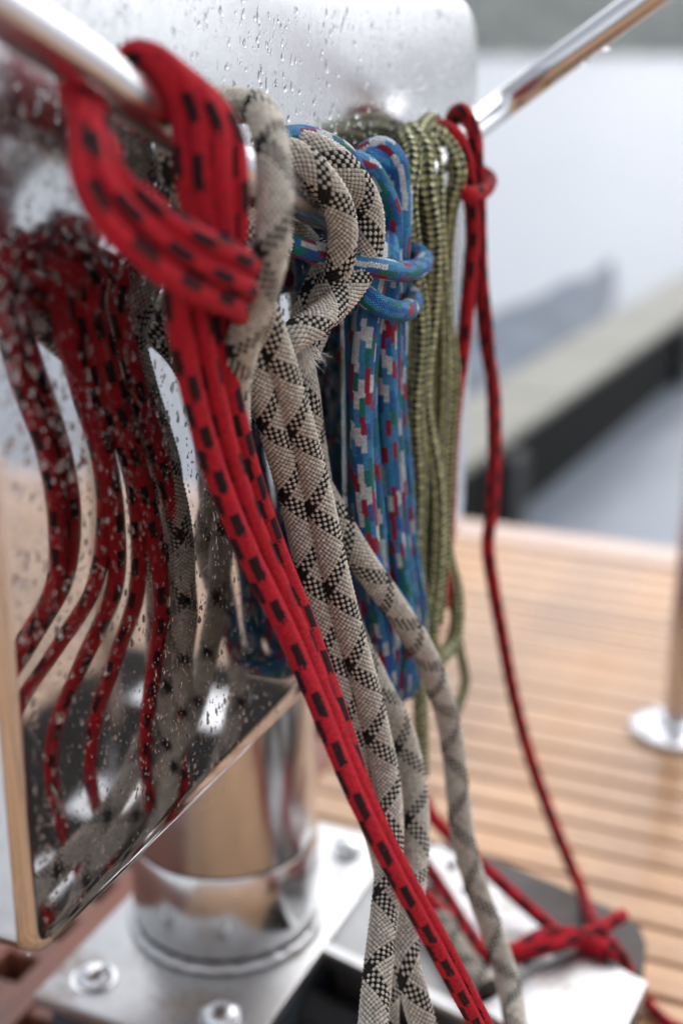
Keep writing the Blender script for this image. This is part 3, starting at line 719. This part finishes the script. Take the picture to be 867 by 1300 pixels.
# --- thin red rope at the far bend
r2 = rope_root('thin_red_rope', P(600, 180, -.35), 'thin red rope hitched at the bend of the rail beside the olive rope')
RR2 = .0062
def rstr(name, pts, r=RR2): strand(name, pts, r, M['red2'], r2, phase=rng.random(), step=.003, n=14)
rstr('loop_strand', [RL(1.03, 200, .024), P(546, 164, -.368), P(562, 162, -.356), P(578, 172, -.346), (P(590, 199, -.340)), P(596, 240, -.340), P(600, 300, -.342), P(596, 350, -.343), P(589, 430, -.345), P(580, 498, -.347), P(574, 560, -.349), P(570, 640, -.350), P(566, 720, -.350), P(562, 770, -.351)])
rstr('loop_strand', [P(570, 190, -.372), P(572, 152, -.366), P(580, 140, -.355), P(590, 141, -.344), P(598, 160, -.338), P(603, 190, -.336), P(608, 225, -.336), P(610, 290, -.339), P(612, 350, -.340), P(619, 420, -.341), P(624, 500, -.342), P(625, 580, -.343), P(623, 640, -.343), P(620, 690, -.342), P(624, 735, -.341)], .0050)
rstr('loop_strand', [P(586, 200, -.362), P(584, 160, -.362), P(592, 148, -.352), P(602, 172, -.342), P(604, 230, -.344), P(604, 300, -.347), P(609, 360, -.347), P(616, 430, -.346), P(627, 500, -.345), P(628, 580, -.344), P(624, 650, -.342), P(619, 690, -.340), P(626, 745, -.336), P(636, 800, -.331), P(651, 880, -.322), P(672, 960, -.306), P(702, 1045, -.278), P(735, 1125, -.245), PZ(760, 1182, .118), PZ(785, 1210, .113), PZ(812, 1262, .014), PZ(845, 1298, .008), PZ(900, 1320, .008)])
rstr('wrap', [P(590, 226, -.356), P(583, 238, -.340), P(592, 246, -.330), P(607, 245, -.327), P(619, 237, -.332), P(619, 224, -.342), P(606, 216, -.352)])

# --- red rope lying on the deck fitting, and the beige tail beside it
dr = rope_root('fallen_red_rope', PZ(700, 1195, .112), 'red and black rope lying in a loose heap on the steel deck fitting')
def dstr(pts, r=.0066): strand('bight', [PZ(*q) for q in pts], r, M['red'], dr, phase=rng.random(), step=.003, n=16)
dstr([(520, 1010, .20), (548, 1036, .185), (576, 1066, .165), (610, 1097, .148), (645, 1130, .134), (683, 1163, .125), (717, 1190, .124), (755, 1200, .122), (782, 1200, .121)])
dstr([(530, 1128, .135), (548, 1146, .130), (577, 1174, .124), (605, 1206, .122), (630, 1219, .122), (672, 1209, .128), (717, 1196, .132), (768, 1175, .124), (790, 1162, .118)])
dstr([(530, 1082, .150), (546, 1106, .142), (567, 1138, .132), (593, 1180, .129), (618, 1208, .131), (650, 1206, .137), (690, 1190, .134), (730, 1186, .132), (765, 1204, .124), (783, 1214, .119)])
dstr([(640, 1222, .121), (672, 1194, .124), (706, 1184, .122), (740, 1196, .121), (772, 1212, .121)])
bt = rope_root('beige_rope_end', PZ(605, 1236, .12), 'cut end of a beige and black rope lying beside the fallen red rope')
tube('rope_tail', [PZ(*q) for q in ((545, 1135, .122), (563, 1168, .121), (582, 1202, .120), (604, 1236, .119), (620, 1257, .118))], .0115, M['beige'], bt, .00075, 96, (BN, BPITCH, .0021), v0=.31)

# ------------------------------------------------------------------ deck fitting (winch plinth) right of the pedestal
fit = empty('deck_fitting', (-.29, 1.06, 0), label='low steel deck fitting of stacked plates with slots and a black roller', cat='deck fitting')
FA = R(-13); FR = Matrix.Translation((-.29, 1.06, 0)) @ Matrix.Rotation(FA, 4, 'Z')
def fbox(name, x0, x1, y0, y1, z0, z1, mat, bev=.002, parent=fit): return from_bm(name, box_bm(x0, x1, y0, y1, z0, z1, rot=FR), mat, parent, True, bev, 2)
def poly_plate(name, pix, z0, z1, mat, bev=.0018, parent=fit):
    bm = bmesh.new(); pr = [PZ(x, y, z1) for x, y in pix]
    a = [bm.verts.new((p[0], p[1], z0)) for p in pr]; b = [bm.verts.new((p[0], p[1], z1)) for p in pr]; n = len(pr)
    for i in range(n): bm.faces.new((a[i], a[(i+1) % n], b[(i+1) % n], b[i]))
    bm.faces.new(a[::-1]); bm.faces.new(b)
    return from_bm(name, bm, mat, parent, True, bev, 2, 30)
poly_plate('bed', [(455, 1118), (520, 1062), (600, 1078), (700, 1120), (790, 1160), (812, 1178), (820, 1200), (815, 1225), (790, 1262), (640, 1345), (560, 1290), (425, 1215)], .004, .076, M['bed'], .004)
poly_plate('slab', [(398, 1196), (472, 1108), (520, 1120), (640, 1185), (705, 1216), (600, 1290), (588, 1282)], .0765, .0985, M['darksteel'])
poly_plate('edge_strip', [(396, 1199), (403, 1190), (598, 1279), (590, 1292)], .099, .1045, M['plate'], .001)
poly_plate('top_plate', [(520, 1080), (556, 1074), (640, 1120), (700, 1178), (672, 1212), (590, 1200)], .0988, .1065, M['plate'])
p1 = poly_plate('top_plate', [(606, 1278), (672, 1240), (739, 1204), (821, 1247), (776, 1345), (690, 1330)], .0995, .1150, M['plate'])
for (cx_, cy_) in ((572, 1098), (592, 1130), (612, 1160)):
    poly_plate('slot', [(cx_-7, cy_-3), (cx_+4, cy_-6), (cx_+9, cy_+2), (cx_-3, cy_+6)], .1066, .1070, M['hole'], 0)
poly_plate('plinth', [(640, 1290), (740, 1240), (800, 1262), (740, 1345)], .0, .0993, M['darksteel'])
bm = lathe_bm([(.008, -.075), (.022, -.073), (.022, -.05), (.019, -.045), (.019, .045), (.022, .05), (.022, .073), (.008, .075)], 24)
bmesh.ops.transform(bm, matrix=FR @ Matrix.Translation((-.06, -.150, .045)) @ Matrix.Rotation(math.pi/2, 4, 'Y'), verts=bm.verts)
from_bm('roller', bm, M['black'], fit)
fbox('roller_base', -.15, .04, -.19, -.09, .0, .018, M['black'], .003)
for sx in (-.148, .022): fbox('roller_bracket', sx, sx+.006, -.175, -.100, .0185, .074, M['darksteel'], .001)
# dark smoked hatch in the deck on the open side: seen mirrored in the housing
hat = empty('deck_hatch', (.12, 1.22, 0), label='black deck hatch with steel hinge plates, mirrored in the foot of the housing', cat='hatch')
from_bm('lid', box_bm(-.06, .36, .80, 1.56, .005, .030), m_plain('tarry black hatch paint', (.016, .014, .012), .95, .5, 12, Specular_IOR_Level=.1), hat, True, .006)
for x0, y0, x1, y1 in ((.02, 1.36, .12, 1.47), (.15, 1.38, .23, 1.50), (.04, 1.10, .13, 1.20), (.02, .93, .09, 1.02)):
    h_ = from_bm('hinge_plate', box_bm(x0, x1, y0, y1, .0305, .040), M['plate'], hat, True, .003)
    for q in (.25, .75): from_bm('screw', lathe_bm([(.007, .0402), (.006, .042), (.002, .043)], 12, (x0+(x1-x0)*q, (y0+y1)/2, 0)), M['darksteel'], h_)

# ------------------------------------------------------------------ stanchion and guard wire on the open deck
def stanchion(x, y, label):
    st = empty('stanchion', (x, y, 0), label=label, cat='stanchion')
    from_bm('tube', lathe_bm([(.0185, .012), (.0185, .86), (.015, .872), (.006, .876)], 32, (x, y, 0)), M['steel'], st)
    fl = from_bm('flange', lathe_bm([(.062, .0008), (.062, .009), (.058, .0125), (.030, .014), (.024, .020), (.0192, .022)], 40, (x, y, 0)), M['steel'], st)
    for k in range(4):
        a = math.pi/4+k*math.pi/2
        from_bm('screw', lathe_bm([(.006, .0128), (.006, .0145), (.003, .0165)], 12, (x+.046*math.cos(a), y+.046*math.sin(a), 0)), M['plate'], st)
    return st
sp_ = PZ(857, 930, 0)
stanchion(sp_[0], sp_[1], 'upright steel stanchion with a round foot flange on the teak deck')

# ------------------------------------------------------------------ rain haze over the water
hz = bpy.data.materials.new('rain haze'); hz.use_nodes = True; ht = hz.node_tree; ht.nodes.clear()
ho = ht.nodes.new('ShaderNodeOutputMaterial'); hv = ht.nodes.new('ShaderNodeVolumePrincipled')
hv.inputs['Color'].default_value = (.93, .95, .97, 1); hv.inputs['Density'].default_value = .0011; hv.inputs['Anisotropy'].default_value = .2
ht.links.new(hv.outputs[0], ho.inputs['Volume'])
tag(from_bm('haze', box_bm(-3100, 3100, -3100, 3100, WZ-1.6, 60), hz, None, False), 'thin rain haze over the water and the far shore', 'haze', kind='stuff')
